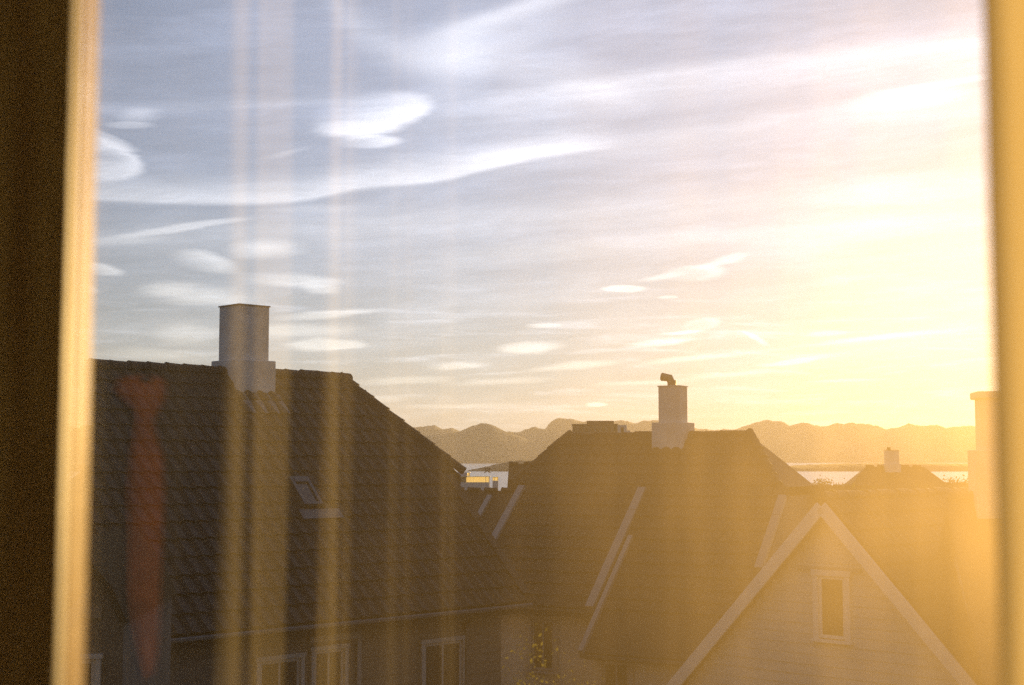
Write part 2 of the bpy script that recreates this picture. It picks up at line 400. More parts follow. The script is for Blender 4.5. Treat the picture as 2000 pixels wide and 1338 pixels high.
# ================================================================== THE LAND
def ground_z(x, y):
    base = 21.0 - 19.0 * min(1, max(0, (y - 60) / 620)) ** 0.9
    if y > 680: base = 2.0 - (y - 680) * 0.02
    return base + 0.4 * mnoise.noise(Vector((x * .01, y * .01, 0)))
def grid(name, xs, ys, zf, m, kind='structure'):
    b = MB()
    for y in ys:
        for x in xs: b.v.append((x, y, zf(x, y)))
    n = len(xs)
    for j in range(len(ys) - 1):
        for i in range(n - 1):
            a = j * n + i; b.f.append((a, a + 1, a + n + 1, a + n))
    o = b.build(name, m, smooth=True); tag(o, kind=kind); return o
gx = [-900 + 1800 * (i / 80) for i in range(81)]
gy = [-120 + 30 * i for i in range(50)]
g = grid('ground', gx, gy, ground_z, M_GROUND)
tag(g, 'dim sloping town ground between the houses', kind='structure')

mw = bpy.data.materials.new('fjord_water'); mw.use_nodes = True
nt = mw.node_tree; b_ = nt.nodes['Principled BSDF']
b_.inputs['Base Color'].default_value = (0.02, 0.035, 0.045, 1); b_.inputs['Roughness'].default_value = 0.25
tc = nt.nodes.new('ShaderNodeTexCoord'); nn = noise_s(nt, tc.outputs['Object'], 0.12, 5)
bm_ = nt.nodes.new('ShaderNodeBump'); bm_.inputs['Strength'].default_value = 0.35; bm_.inputs['Distance'].default_value = 0.6
nt.links.new(nn.s, bm_.inputs['Height']); nt.links.new(bm_.outputs[0], b_.inputs['Normal'])
sea = MB()
sea.poly([(-30000, 500, 0), (30000, 500, 0), (30000, 38000, 0), (-30000, 38000, 0)])
tag(sea.build('water', mw), 'pale calm fjord water below the mountains', kind='structure')

def interp(pts, x):
    if x <= pts[0][0]: return pts[0][1]
    for (a, b), (c, d) in zip(pts, pts[1:]):
        if x <= c:
            t = (x - a) / (c - a); return b + (d - b) * t
    return pts[-1][1]
CREST = [(-900, 822), (-600, 838), (-300, 816), (0, 834), (300, 820), (600, 838), (760, 836), (800, 832), (850, 829), (864, 837), (882, 834), (902, 841), (985, 842), (1010, 843), (1030, 835), (1046, 832), (1064, 837), (1076, 822),
         (1095, 814), (1117, 817), (1140, 822), (1180, 824), (1212, 817), (1240, 826), (1260, 820), (1292, 819), (1340, 829), (1362, 834), (1382, 838), (1432, 838),
         (1470, 825), (1498, 818), (1530, 823), (1545, 830), (1566, 823), (1585, 827), (1602, 832), (1620, 828), (1662, 824), (1700, 828), (1730, 836), (1750, 834), (1776, 825),
         (1800, 831), (1830, 829), (1852, 834), (1880, 830), (1910, 832), (2000, 820), (2300, 834), (2600, 815), (2900, 838)]
def ridge_range(name, crest, Y0, depth, x0, x1, n, label, rows=26, rough=1.0):
    def zf(x, y):
        v = (y - Y0) / depth
        px = 1000 + FPX * x / Y0
        jag = 15 * mnoise.fractal(Vector((x * 0.0105, 3.3, Y0)), 0.7, 2.2, 5)
        top = CZ + (898 - interp(crest, px)) / FPX * Y0 + jag * rough
        s = max(0.0, 1 - abs(v)) ** 0.8
        gully = 1 - 0.30 * (1 - s) * (0.5 + mnoise.fractal(Vector((x * 0.0012, y * 0.0006, 1.0)), 0.9, 2.0, 5))
        return max(-20, top * s * gully - 12)
    xs = [x0 + (x1 - x0) * i / n for i in range(n + 1)]
    ys = [Y0 + depth * (-1 + 2 * j / rows) for j in range(rows + 1)]
    o = grid(name, xs, ys, zf, M_HILL); tag(o, label, kind='structure'); return o
ridge_range('mountains', CREST, 17000, 2600, -11500, 12000, 1000, 'hazy blue-gold mountain range across the fjord')
HUMP = [(700, 905), (820, 850), (870, 846), (893, 843), (915, 832), (940, 824), (960, 827), (990, 842), (1020, 852), (1100, 880), (1150, 905)]
ridge_range('mountains', HUMP, 13500, 1500, -1600, 800, 160, 'rounded darker hill in front of the mountain range', rough=0.5)
ISLE = [(890, 921), (912, 918), (940, 913), (965, 907), (1000, 899), (1040, 897), (1150, 899), (1300, 902), (1450, 906), (1545, 909), (1620, 905), (1700, 904), (1760, 902), (1820, 904), (1890, 905), (2000, 908), (2200, 918), (2260, 922)]
def isle_z(x, y):
    v = (y - 4000) / 330
    px = 1000 + FPX * x / 4000
    top = CZ + (898 - interp(ISLE, px)) / FPX * 4000
    trees = 2.2 * mnoise.fractal(Vector((x * 0.05, y * 0.03, 0)), 0.8, 2, 3)
    s = max(0, 1 - v * v) ** 0.6
    return (top + trees) * s - 1.5
grid('island', [-170 + 2000 * i / 400 for i in range(401)], [3660 + 680 * j / 14 for j in range(15)], isle_z, M_ISLE)
tag(bpy.data.objects['island'], 'low dark wooded island lying in the fjord', kind='structure')

# ================================================================== HOUSES
def ridge_cap_mesh(L=0.40, r=0.13, name='ridge_tile'):
    b = MB(); n = 9
    for x, k in ((0, 1.08), (L * .18, 1.0), (L, 0.9)):
        for i in range(n):
            t = pi * i / (n - 1) ; b.v.append((x, -cos(t) * r * k, sin(t) * r * k - 0.03))
    for j in range(2):
        for i in range(n - 1):
            a = j * n + i; b.f.append((a, a + 1, a + n + 1, a + n))
    b.f.append(tuple(range(n))); b.f.append(tuple(reversed(range(2 * n, 3 * n))))
    return b.mesh(name)
CAP = ridge_cap_mesh(); CAP.materials.append(M_TILE)
CAP2 = ridge_cap_mesh(0.40, 0.10); CAP2.materials.append(M_TILE2)
def caps(parent, p0, p1, zhint=(0, 0, 1), me=CAP, step=0.34, name='ridge_tile', sag=0.0):
    p0, p1 = Vector(p0), Vector(p1); L = (p1 - p0).length; n = max(1, round(L / step)); d = (p1 - p0) / n
    for i in range(n):
        t = (i + .5) / n
        o = p0 + d * i + Vector((0, 0, -sag * 4 * t * (1 - t) + random.uniform(-.008, .008)))
        m = frame_mtx(o, d + Vector((0, 0, random.uniform(-.012, .012))), zhint)
        put(me, name, parent, m)
def tile_field(name, parent, m, xl, xr, D, pitch, H, lift=0.05, per=0.24, course=0.34, sub=4, sag=None):
    """pantiles over the slope that faces local -y; xl(d), xr(d) bound it; d runs down the slope"""
    b = MB(); cp, sp = cos(pitch), sin(pitch)
    def P(x, d, h):
        z0 = sag(x) if sag else 0
        return (x, -(d * cp) - h * sp, H - d * sp + h * cp - z0 * max(0, 1 - d / 3))
    k = 0; d = 0.0
    while d < D - 0.05:
        d1 = min(D, d + course)
        a, c = xl((d + d1) / 2), xr((d + d1) / 2)
        n = max(2, int((c - a) / per * sub)); st = len(b.v); jit = random.uniform(-.004, .004)
        for i in range(n + 1):
            x = a + (c - a) * i / n; w = 0.022 * sin(2 * pi * x / per) + 0.010 * sin(4 * pi * x / per + 1)
            tj = 0.006 * mnoise.noise(Vector((math.floor(x / per) * 1.7, k * 2.3, 0)))
            b.v += [P(x, d, lift + w + 0.0 + tj), P(x, d1 + 0.03, lift + 0.034 + w + jit + tj), P(x, d1 + 0.03, lift - 0.01 + w)]
        for i in range(n):
            q = st + 3 * i; b.f += [(q, q + 3, q + 4, q + 1), (q + 1, q + 4, q + 5, q + 2)]
        d = d1; k += 1
    o = b.build(name, m, parent, smooth=False); o['kind'] = 'stuff'; return o

def window_part(parent, x, z, w, h, yf, casing=0.09, mullion=True, label=None, panem=None, fm=None):
    """a window on a wall whose outer face lies at local y = yf and looks towards -y; x, z its centre"""
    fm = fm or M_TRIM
    b = MB(); x0, x1, z0, z1 = x - w / 2, x + w / 2, z - h / 2, z + h / 2
    c = casing; y0, y1 = yf - 0.045, yf + 0.06
    b.box(x0 - c, x0, y0, y1, z0 - c * .2, z1); b.box(x1, x1 + c, y0, y1, z0 - c * .2, z1)
    b.box(x0 - c - .02, x1 + c + .02, y0 - .01, y1, z1 + .001, z1 + c)
    root = b.build('window', fm, parent, bevel=0.006)
    f = MB(); s = 0.05
    f.box(x0 + .001, x0 + s, yf - .005, yf + .04, z0, z1 - .001); f.box(x1 - s, x1 - .001, yf - .005, yf + .04, z0, z1 - .001)
    f.box(x0 + s + .001, x1 - s - .001, yf - .005, yf + .04, z1 - s, z1 - .001); f.box(x0 + s + .001, x1 - s - .001, yf - .005, yf + .04, z0, z0 + s)
    if mullion: f.box(x - .018, x + .018, yf, yf + .035, z0 + s + .001, z1 - s - .001)
    f.build('frame', fm, root, bevel=0.004)
    p = MB(); p.box(x0 + .01, x1 - .01, yf + .012, yf + .022, z0 + .01, z1 - .01); p.build('pane', panem or M_GLASSD, root)
    q = MB(); q.box(x0 - c - .03, x1 + c + .03, yf - .085, yf + .03, z0 - c * .2 - .045, z0 - c * .2 - .001); q.build('sill', fm, root, bevel=0.006)
    if label: root['label'] = label
    return root

def board_wall(parent, x0, x1, z0, z1, yf, holes, m, xl=None, xr=None, step=0.16, name='board'):
    """horizontal lapped boards in front of y = yf+0.03, cut round the window openings"""
    z = z0; k = 0
    while z < z1 - 0.02:
        zt = min(z1, z + step); zm = (z + zt) / 2
        a = max(x0, xl(zt)) if xl else x0; c = min(x1, xr(zt)) if xr else x1
        segs = [(a, c)]
        for (hx0, hx1, hz0, hz1) in holes:
            if zm > hz0 and zm < hz1:
                ns = []
                for (s0, s1) in segs:
                    if hx1 <= s0 or hx0 >= s1: ns.append((s0, s1)); continue
                    if hx0 > s0: ns.append((s0, hx0))
                    if hx1 < s1: ns.append((hx1, s1))
                segs = ns
        for s0, s1 in segs:
            if s1 - s0 < 0.05: continue
            b = MB(); j = random.uniform(-.002, .002)
            b.prism([(s0, yf - .022 + j, z), (s0, yf - .004 + j, zt + .012), (s0, yf + .03, zt + .012), (s0, yf + .03, z)], (s1 - s0, 0, 0))
            b.build(name, m, parent)
        z = zt; k += 1

def chimney(parent, x, y, ztop, zbot, s, plinth, m, cap=None, capm=None):
    """stack of square section with a wider plinth that sits astride the ridge"""
    b = MB(); b.box(x - s / 2, x + s / 2, y - s / 2, y + s / 2, plinth[1] - .02, ztop)
    st = b.build('chimney', m, parent, bevel=0.012)
    p = MB(); q = plinth[0] / 2; p.box(x - q, x + q, y - q, y + q, zbot, plinth[1]); p.build('plinth', m, st, bevel=0.015)
    c = MB(); e = s / 2 + .015; c.box(x - e, x + e, y - e, y + e, ztop - .002, ztop + .022); c.build('cap', capm or M_LEAD, st, bevel=0.004)
    return st

# ---- the near house with the dark half-hipped roof
A_L = R(46)
PL = at(672, 733, 26.15) - Vector((0, 0, .075))                               # right end of the ridge
GZ = 21.0
left = empty('house', (PL.x, PL.y, GZ), pi / 2 - A_L)
tag(left, 'dark tiled half-hipped house with broad grey chimney and small skylight', 'house')
H = PL.z - GZ; PT = R(45); XL = -9.5; DH = 2.48; XH = 1.32; DE = 5.46; XV = 0.95
cp, sp = cos(PT), sin(PT)
def roof_solid(name, parent, xl, xr, hl, hr, dh, vl, vr, de, H, pt, m, thick=0.16, fronts=None):
    """half-hipped roof body: both slopes, both hips; closed underneath"""
    c, s = cos(pt), sin(pt); b = MB()
    P = lambda x, d, sg: (x, -sg * d * c, H - d * s)
    for sg in (1, -1):
        top = [P(xl, 0, sg), P(xr, 0, sg), P(xr + hr, dh, sg), P(xr + vr, dh, sg), P(xr + vr, de, sg), P(xl - vl, de, sg), P(xl - vl, dh, sg), P(xl - hl, dh, sg)]
        bot = [(x, y, z - thick) for x, y, z in top]
        b.poly([top[0], top[1], top[2], top[7]]); b.poly([top[6], top[3], top[4], top[5]])
        b.poly([bot[6], bot[3], bot[4], bot[5]]); b.poly([bot[0], bot[1], bot[2], bot[7]])
        for i in range(8):
            j = (i + 1) % 8
            if i == 0: continue
            b.poly([top[i], top[j], bot[j], bot[i]])
    b.poly([P(xr, 0, 1), P(xr + hr, dh, 1), P(xr + hr, dh, -1)]); b.poly([P(xl, 0, 1), P(xl - hl, dh, 1), P(xl - hl, dh, -1)])
    return b.build(name, m, parent)
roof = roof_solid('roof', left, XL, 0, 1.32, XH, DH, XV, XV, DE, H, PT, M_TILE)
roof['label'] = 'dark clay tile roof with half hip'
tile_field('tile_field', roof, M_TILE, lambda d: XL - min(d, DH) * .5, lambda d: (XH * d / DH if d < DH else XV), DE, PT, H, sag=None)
caps(roof, (XL, 0, H + .03), (0.06, 0, H + .03))
caps(roof, (XH + .03, -DH * cp - .02, H - DH * sp + .045), (-0.08, 0.0, H + .04), me=CAP, name='hip_tile')
for i in range(8):                                    # verge tiles below the half hip
    d0 = DH + .12 + i * .34
    b = MB(); b.box(-.13, .05, -.2, .2, -.03, .035); me = b.mesh('verge_tile') if i == 0 else vt
    if i == 0: vt = me; vt.materials.append(M_TILE)
    put(vt, 'verge_tile', roof, frame_mtx((XV + .02, -(d0 + .17) * cp - .05 * sp, H - (d0 + .17) * sp + .06), (1, 0, 0), (0, -sp + .05, cp)))
# walls
wl = MB(); yw = DE * cp - .38; zt = H - (DE * cp - .38) * tan(PT) - .17
wl.box(XL - .6, XV - .28, -yw + .03, yw, 0, zt)
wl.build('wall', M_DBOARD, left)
gb = MB()
for gx_ in (XV - .28,):
    pr = [(gx_, -yw + .03, zt - .01), (gx_, yw, zt - .01), (gx_, DH * cp, H - DH * sp - .3), (gx_, -DH * cp, H - DH * sp - .3)]
    gb.prism(pr, (-.2, 0, 0))
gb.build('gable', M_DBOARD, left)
def on_wall(px, py, root, yf, lx=None):
    """where a photo point falls on a plane local y = yf of a rotated house, as local x, z"""
    o = Vector((0, 0, CZ)); d = at(px, py, 10) - o
    mi = Matrix.LocRotScale(root.location, root.rotation_euler, None).inverted()
    o2 = mi @ o; d2 = mi.to_3x3() @ d
    t = (yf - o2.y) / d2.y; p = o2 + d2 * t; return p.x, p.z
holes = []; yfw = -yw
wins = []
for (pa, pb, lab) in [((607, 1272), (672, 1420), None), ((822, 1258), (903, 1410), None), ((500, 1293), (586, 1440), None)]:
    x0, z1 = on_wall(*pa, left, yfw); x1, _ = on_wall(pb[0], pb[1], left, yfw); z0 = z1 - 1.35
    wins.append((x0, x1, z0, z1)); holes.append((x0 - .06, x1 + .06, z0 - .05, z1 + .06))
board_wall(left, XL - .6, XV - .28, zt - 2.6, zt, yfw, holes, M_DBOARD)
for (x0, x1, z0, z1) in wins:
    window_part(left, (x0 + x1) / 2, (z0 + z1) / 2, x1 - x0 - .08, z1 - z0, yfw - .02, casing=0.07)
# tall outer trim boards beside the first window, gutter and downpipe
xa, za = on_wall(607, 1249, left, yfw); xb, _ = on_wall(697, 1240, left, yfw)
t_ = MB(); t_.box(xa - .05, xb + .05, yfw - .06, yfw - .022, za - .05, za + .05).box(xb - .03, xb + .05, yfw - .06, yfw - .022, za - 1.9, za - .051)
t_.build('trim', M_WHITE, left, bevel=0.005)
gt = MB()
ge = -(DE * cp) - .06; gz = H - DE * sp - .03
for i in range(1):
    gt.beam((XL - .9, ge, gz), (XV, ge, gz), .10, .07)
gt.build('gutter', M_ZINC, left, bevel=0.02)
xd, zd = on_wall(906, 1195, left, yfw)
dp = MB(); dp.tube((xd, yfw - .07, 2.0), (xd, yfw - .07, gz - .25), .035, .035).tube((xd, yfw - .07, gz - .25), (xd, ge, gz - .02), .035, .035)
dp.build('downpipe', M_ZINC, left)
# chimney
xc = -2.18
chimney(left, xc, 0.0, H + 1.17, H - .75, .62, (.80, H + .23), M_PLASTER)
fl = MB(); fl.beam((xc, -.42, H - .36), (xc, -.78, H - .70), .9, .03, up=(0, -sp, cp)); fl.build('flashing', M_LEAD, roof)
# skylight
def on_roof(px, py, root, H, pt, front=1):
    o = Vector((0, 0, CZ)); d = at(px, py, 10) - o
    mi = Matrix.LocRotScale(root.location, root.rotation_euler, None).inverted(); o2 = mi @ o; d2 = mi.to_3x3() @ d
    n = Vector((0, -sin(pt), cos(pt))); P0 = Vector((0, 0, H)); t = (P0 - o2).dot(n) / d2.dot(n); p = o2 + d2 * t
    return p.x, -p.y / cos(pt)
sx0, sd0 = on_roof(557, 944, left, H, PT); sx1, sd1 = on_roof(624, 997, left, H, PT)
def slope_box(b, x0, x1, d0, d1, h0, h1, H, pt):
    c, s = cos(pt), sin(pt); Q = lambda x, d, h: (x, -d * c - h * s, H - d * s + h * c)
    i = len(b.v); b.v += [Q(x, d, h) for h in (h0, h1) for x, d in ((x0, d0), (x1, d0), (x1, d1), (x0, d1))]
    b.f += [tuple(i + k for k in q) for q in ((0, 3, 2, 1), (4, 5, 6, 7), (0, 1, 5, 4), (1, 2, 6, 5), (2, 3, 7, 6), (3, 0, 4, 7))]
sk = MB(); e = .06
slope_box(sk, sx0, sx0 + e, sd0, sd1, .02, .16, H, PT); slope_box(sk, sx1 - e, sx1, sd0, sd1, .02, .16, H, PT)
slope_box(sk, sx0 + e + .001, sx1 - e - .001, sd0, sd0 + .12, .02, .165, H, PT); slope_box(sk, sx0 + e + .001, sx1 - e - .001, sd1 - e, sd1, .02, .16, H, PT)
skl = sk.build('skylight', M_ZINC, left, bevel=.006)
pn = MB(); slope_box(pn, sx0 + .04, sx1 - .04, sd0 + .08, sd1 - .04, .115, .13, H, PT); pn.build('pane', M_GLASSD, skl)
fa = MB(); slope_box(fa, sx0 - .12, sx1 + .30, sd1 + .06, sd1 + .26, .07, .105, H, PT); fa.build('flashing', M_ZINC, skl)

# ---- the half-hipped house behind, with verge boards and the bent flue on its chimney
A_M = R(28); PM = at(1290, 844, 32.0) - Vector((0, 0, .085)); PTM = R(40)
GM = 20.6
mid = empty('house', (PM.x, PM.y, GM), -A_M); HM = PM.z - GM
tag(mid, 'brown half-hipped row house with white verge boards and tall chimney with bent flue', 'house')
cm_, sm_ = cos(PTM), sin(PTM)
rfm = roof_solid('roof', mid, -2.30, 2.10, .80, 1.02, 1.72, .42, 1.25, 5.4, HM, PTM, M_TILE2)
tile_field('tile_field', rfm, M_TILE2, lambda d: (-2.30 - .80 * d / 1.72 if d < 1.72 else -2.72), lambda d: (2.10 + 1.02 * d / 1.72 if d < 1.72 else 3.35), 5.4, PTM, HM)
caps(rfm, (-2.3, 0, HM + .03), (2.1, 0, HM + .03), me=CAP2)
caps(rfm, (3.13, -1.72 * cm_, HM - 1.72 * sm_ + .06), (2.1, 0, HM + .06), me=CAP2, name='hip_tile')
caps(rfm, (-3.10, -1.72 * cm_, HM - 1.72 * sm_ + .06), (-2.3, 0, HM + .06), me=CAP2, name='hip_tile')
# lower right roof of the front bay, on the same slope
bay = MB(); slope_box(bay, .42, 2.85, 5.2, 6.55, -.14, .05, HM, PTM); bay.build('bay_roof', M_TILE2, mid)
def slope_board(name, x0, x1, d0, d1, h0, h1, mt=M_WHITE, par=None):
    b = MB(); slope_box(b, x0, x1, d0, d1, h0, h1, HM, PTM); return b.build(name, mt, par or mid, bevel=.006)
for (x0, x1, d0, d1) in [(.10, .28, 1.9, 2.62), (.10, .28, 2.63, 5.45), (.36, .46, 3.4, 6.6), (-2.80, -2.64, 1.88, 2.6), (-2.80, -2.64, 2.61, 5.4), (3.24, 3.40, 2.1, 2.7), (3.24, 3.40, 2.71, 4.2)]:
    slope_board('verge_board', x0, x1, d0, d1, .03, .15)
ck = MB(); c_, s_ = cm_, sm_
Qm = lambda x, d, h: (x, -d * c_ - h * s_, HM - d * s_ + h * c_)
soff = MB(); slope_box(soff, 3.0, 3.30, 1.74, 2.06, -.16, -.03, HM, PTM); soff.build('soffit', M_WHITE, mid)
ywm = 5.4 * cm_ - .35; ztm = HM - ywm * tan(PTM) - .16
wm = MB(); wm.box(-2.5, 3.05, -ywm, ywm, 0, ztm); wm.build('wall', M_BOARD, mid)
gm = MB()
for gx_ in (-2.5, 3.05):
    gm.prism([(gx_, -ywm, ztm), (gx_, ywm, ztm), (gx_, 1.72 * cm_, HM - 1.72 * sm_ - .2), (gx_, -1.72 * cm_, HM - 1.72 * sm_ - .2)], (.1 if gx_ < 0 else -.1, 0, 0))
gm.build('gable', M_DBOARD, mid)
yb = 6.55 * cm_ - .3; ztb = HM - yb * tan(PTM) - .16
wb = MB(); wb.box(.5, 2.65, -yb, -ywm - .002, 0, ztb); wb.build('bay', M_BOARD, mid)
for (px, py, w, h) in [(1205, 1345, .55, 1.0)]:
    x_, z_ = on_wall(px, py, mid, -yb); window_part(mid, x_, z_, w, h, -yb - .03)
x_, z_ = on_wall(1062, 1240, mid, -ywm); window_part(mid, x_, z_ - .2, .5, 1.0, -ywm - .03)
for (x0, x1, d) in [(-2.7, .28, 5.43), (.36, 2.85, 6.58)]:
    b = MB(); b.beam(Qm(x0, d, -.02), Qm(x1, d, -.02), .09, .07); b.build('gutter', M_ZINC, mid, bevel=.015)
# chimney with the bent metal flue
chx = (on_roof(1313, 850, mid, HM, PTM))[0] + .05
stk = chimney(mid, chx, -.05, HM + 1.09, HM - .95, .50, (.74, HM + .29), M_PLASTER2, capm=M_PLASTER2)
ft = empty('flue', (0, 0, 0)); COL.objects.unlink(ft); bpy.data.objects.remove(ft)
zb = HM + 1.09
f1 = MB(); f1.tube((chx - .02, -.05, zb), (chx - .02, -.05, zb + .15), .10, .10, 14); f1.tube((chx - .03, -.05, zb + .1), (chx - .10, -.05, zb + .24), .085, .085, 14)
f1.tube((chx - .05, -.05, zb + .20), (chx - .26, -.05, zb + .235), .075, .095, 14)
f1.build('flue', M_LEAD, stk)

# ---- pale gabled house with one window, its gable towards us
A_G = R(43); PG = at(1605, 985, 22.3); GG = 20.8
gab = empty('house', (PG.x, PG.y, GG), -A_G)
tag(gab, 'pale boarded gable house with white barge boards and a single tall window', 'house')
HG = PG.z - GG
xl_, zl_ = on_wall(1305, 1338, gab, 0); xr_, zr_ = on_wall(1890, 1338, gab, 0)
SL = (HG - zl_) / -xl_; SR = (HG - zr_) / xr_          # rise per metre on either side
SA = (SL + SR) / 2
HW = max(-xl_, xr_) + .5
gab.location += Vector((sin(A_G), cos(A_G), 0)) * .25 + Vector((0, 0, .06))
zeave = HG - HW * SA
LEN = 6.5
rg = MB(); th = .16; ov = .25
for sg in (-1, 1):
    p = [(0, -ov, HG + .02), (sg * (HW + .3), -ov, HG + .02 - (HW + .3) * SA), (sg * (HW + .3), LEN, HG + .02 - (HW + .3) * SA), (0, LEN, HG + .02)]
    rg.prism([p[0], p[1], (p[1][0], p[1][1], p[1][2] - th), (p[0][0], p[0][1], p[0][2] - th * 1.2)], (0, LEN + ov, 0))
rfg = rg.build('roof', M_TILE2, gab)
pg_ = math.atan(SA)
# pantiles on the slope that shows
tf = MB(); c2, s2 = cos(pg_), sin(pg_)
dmax = (HW + .3) / c2; d = 0
while d < dmax - .05:
    d1 = min(dmax, d + .34); n = int(LEN / .06); st = len(tf.v)
    for i in range(n + 1):
        y = -ov + (LEN + ov) * i / n; w = .02 * sin(2 * pi * y / .24)
        for dd, hh in ((d, .05), (d1 + .03, .08), (d1 + .03, .03)): tf.v.append((dd * c2 + (hh + w) * s2, y, HG + .02 - dd * s2 + (hh + w) * c2))
    for i in range(n):
        q = st + 3 * i; tf.f += [(q, q + 3, q + 4, q + 1), (q + 1, q + 4, q + 5, q + 2)]
    d = d1
to = tf.build('tile_field', M_TILE2, rfg); to['kind'] = 'stuff'
caps(rfg, (0, -ov, HG + .07), (0, LEN, HG + .07), me=CAP2)
for sg in (-1, 1):
    b = MB(); q0 = Vector((0, -ov - .02, HG - .10)); q1 = Vector((sg * (HW + .3), -ov - .02, HG - .10 - (HW + .3) * SA))
    b.beam(q0, q1, .045, .20, up=(0, 0, 1)); b.build('barge_board', M_BRIGHT, rfg, bevel=.006)
wx0, wz1 = on_wall(1600, 1124, gab, 0); wx1, wz0 = on_wall(1652, 1250, gab, 0)
holes = [(wx0 - .05, wx1 + .05, wz0 - .04, wz1 + .05)]
gw = MB(); gw.prism([(-HW, .06, 0), (HW, .06, 0), (HW, .06, zeave - .1), (0, .06, HG - .18), (-HW, .06, zeave - .1)], (0, .2, 0)); gw.build('wall', M_BOARD, gab)
sw = MB(); sw.box(-HW, HW, .27, LEN - .2, 0, zeave - .25); sw.build('side_wall', M_BOARD, gab)
board_wall(gab, -HW, HW, zeave - 1.6, HG - .25, .03, holes, M_BOARD, xl=lambda z: -(HG - .14 - z) / SA, xr=lambda z: (HG - .14 - z) / SA)
wn = window_part(gab, (wx0 + wx1) / 2, (wz0 + wz1) / 2, wx1 - wx0 + .02, wz1 - wz0, 0.0, casing=.095, mullion=False, fm=M_BRIGHT)
hx0, hz = on_wall(1556, 1108, gab, -.03); hx1, _ = on_wall(1680, 1114, gab, -.03)
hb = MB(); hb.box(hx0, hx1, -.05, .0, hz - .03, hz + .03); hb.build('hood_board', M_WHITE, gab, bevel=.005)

# ---- simple houses further off: walls, roof, chimney, windows
def far_house(name, px, py, Y, w, l, rz, pitch, label, rm=M_TILE2, wmt=M_BOARD, ch=None, wins=2, group=None, ridge=None):
    """px, py: where the middle of the ridge shows; w across the ridge, l along it"""
    p = at(px, py, Y); gz_ = ground_z(p.x, p.y) - .3
    h = empty(name, (p.x, p.y, gz_), R(rz)); Hh = p.z - gz_
    tag(h, label, 'house', group); s = tan(R(pitch)); ze = Hh - w / 2 * s
    b = MB(); b.prism([(-l / 2, -w / 2, 0), (-l / 2, w / 2, 0), (-l / 2, w / 2, ze)] + ([] if ridge else [(-l / 2, 0, Hh - .12)]) + [(-l / 2, -w / 2, ze)], (l, 0, 0)); b.build('wall', wmt, h)
    r = MB(); o = .3
    if ridge:
        ze2 = ze - o * s; L2, W2, q = l / 2 + o, w / 2 + o, ridge / 2
        for sg in (-1, 1):
            r.poly([(-q, 0, Hh), (q, 0, Hh), (L2, sg * W2, ze2), (-L2, sg * W2, ze2)]); r.poly([(sg * q, 0, Hh), (sg * L2, -W2, ze2), (sg * L2, W2, ze2)])
        r.poly([(-L2, -W2, ze2), (L2, -W2, ze2), (L2, W2, ze2), (-L2, W2, ze2)])
    for sg in (() if ridge else (-1, 1)):
        r.prism([(-l / 2 - o, 0, Hh), (-l / 2 - o, sg * (w / 2 + o), ze - o * s + .02), (-l / 2 - o, sg * (w / 2 + o), ze - o * s - .16), (-l / 2 - o, 0, Hh - .2)], (l + 2 * o, 0, 0))
    rr = r.build('roof', rm, h)
    lc = ridge / 2 if ridge else l / 2 + o
    caps(rr, (-lc, 0, Hh + .03), (lc, 0, Hh + .03), me=CAP2, step=.6)
    if ch:
        for (cx, ht, s_) in ch: chimney(h, cx, 0, Hh + ht, Hh - .5, s_, (s_ + .15, Hh + .15), M_PLASTER)
    for k in range(wins):
        x = -l / 2 + l * (k + .5) / wins
        window_part(h, x, ze - 1.2, .9, 1.2, -w / 2 - .02)
    return h
fh = far_house('house', 1748, 912, 70, 7, 7.5, -6, 34, 'hazy far house whose stout chimney carries a small pot', ch=[(-.15, .80, .62)], ridge=2.8)
stf = [c for c in fh.children if c.name.startswith('chimney')][0]
hh = at(1748, 912, 70).z - fh.location.z
pt = MB(); pt.tube((-.28, 0, hh + .80), (-.28, 0, hh + .96), .10, .09, 12); pt.build('pot', M_TILE2, stf)
far_house('house', 1640, 950, 62, 7, 5, 30, 42, 'small hazy house standing below the stout-chimneyed one', wmt=M_PLASTER2)
far_house('house', 1860, 945, 90, 8, 8, 15, 40, 'long hazy roof beside the yellow curtain edge', wmt=M_PLASTER)
far_house('house', 1052, 906, 60, 6, 1.9, 4, 45, 'narrow brown roof peeping up behind the row house hip', rm=M_TILE2)
nb = at(957, 975, 44)
nh = far_house('house', 948, 958, 44, 6, 6.5, -28, 40, 'brown roofed house with one white verge board under the harbour view', rm=M_TILE2)
vb = MB(); s4 = tan(R(40)); hz4 = at(948, 958, 44).z - nh.location.z
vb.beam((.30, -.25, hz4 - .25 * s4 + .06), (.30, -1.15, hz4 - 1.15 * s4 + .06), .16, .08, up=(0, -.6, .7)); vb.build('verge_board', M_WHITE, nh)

# ---- house whose big chimney stands in front of the sun glow
pc = at(1905, 765, 22.0)
sun_house = empty('house', (pc.x + .32, pc.y + .1, 20.9), R(-8))
tag(sun_house, 'house with thick plastered chimney and projecting cap beside the sun glare', 'house')
hc = pc.z - 20.9
b = MB(); b.box(-.25, .25, -.25, .25, hc - 2.4, hc - .11); cs = b.build('chimney', M_PLASTER2, sun_house, bevel=.012)
b = MB(); b.box(-.31, .31, -.31, .31, hc - .112, hc); b.build('cap', M_PLASTER2, cs, bevel=.02)
b = MB(); b.box(-.36, .36, -.36, .36, hc - 2.4, hc - .9); b.build('plinth', M_PLASTER2, cs, bevel=.012)
hr = hc - 1.75
b = MB(); b.prism([(-.5, 0, hr), (-.5, -3, hr - 2.6), (-.5, -3, 0), (-.5, 3, 0), (-.5, 3, hr - 2.6)], (6.5, 0, 0)); b.build('wall', M_PLASTER, sun_house)
b = MB()
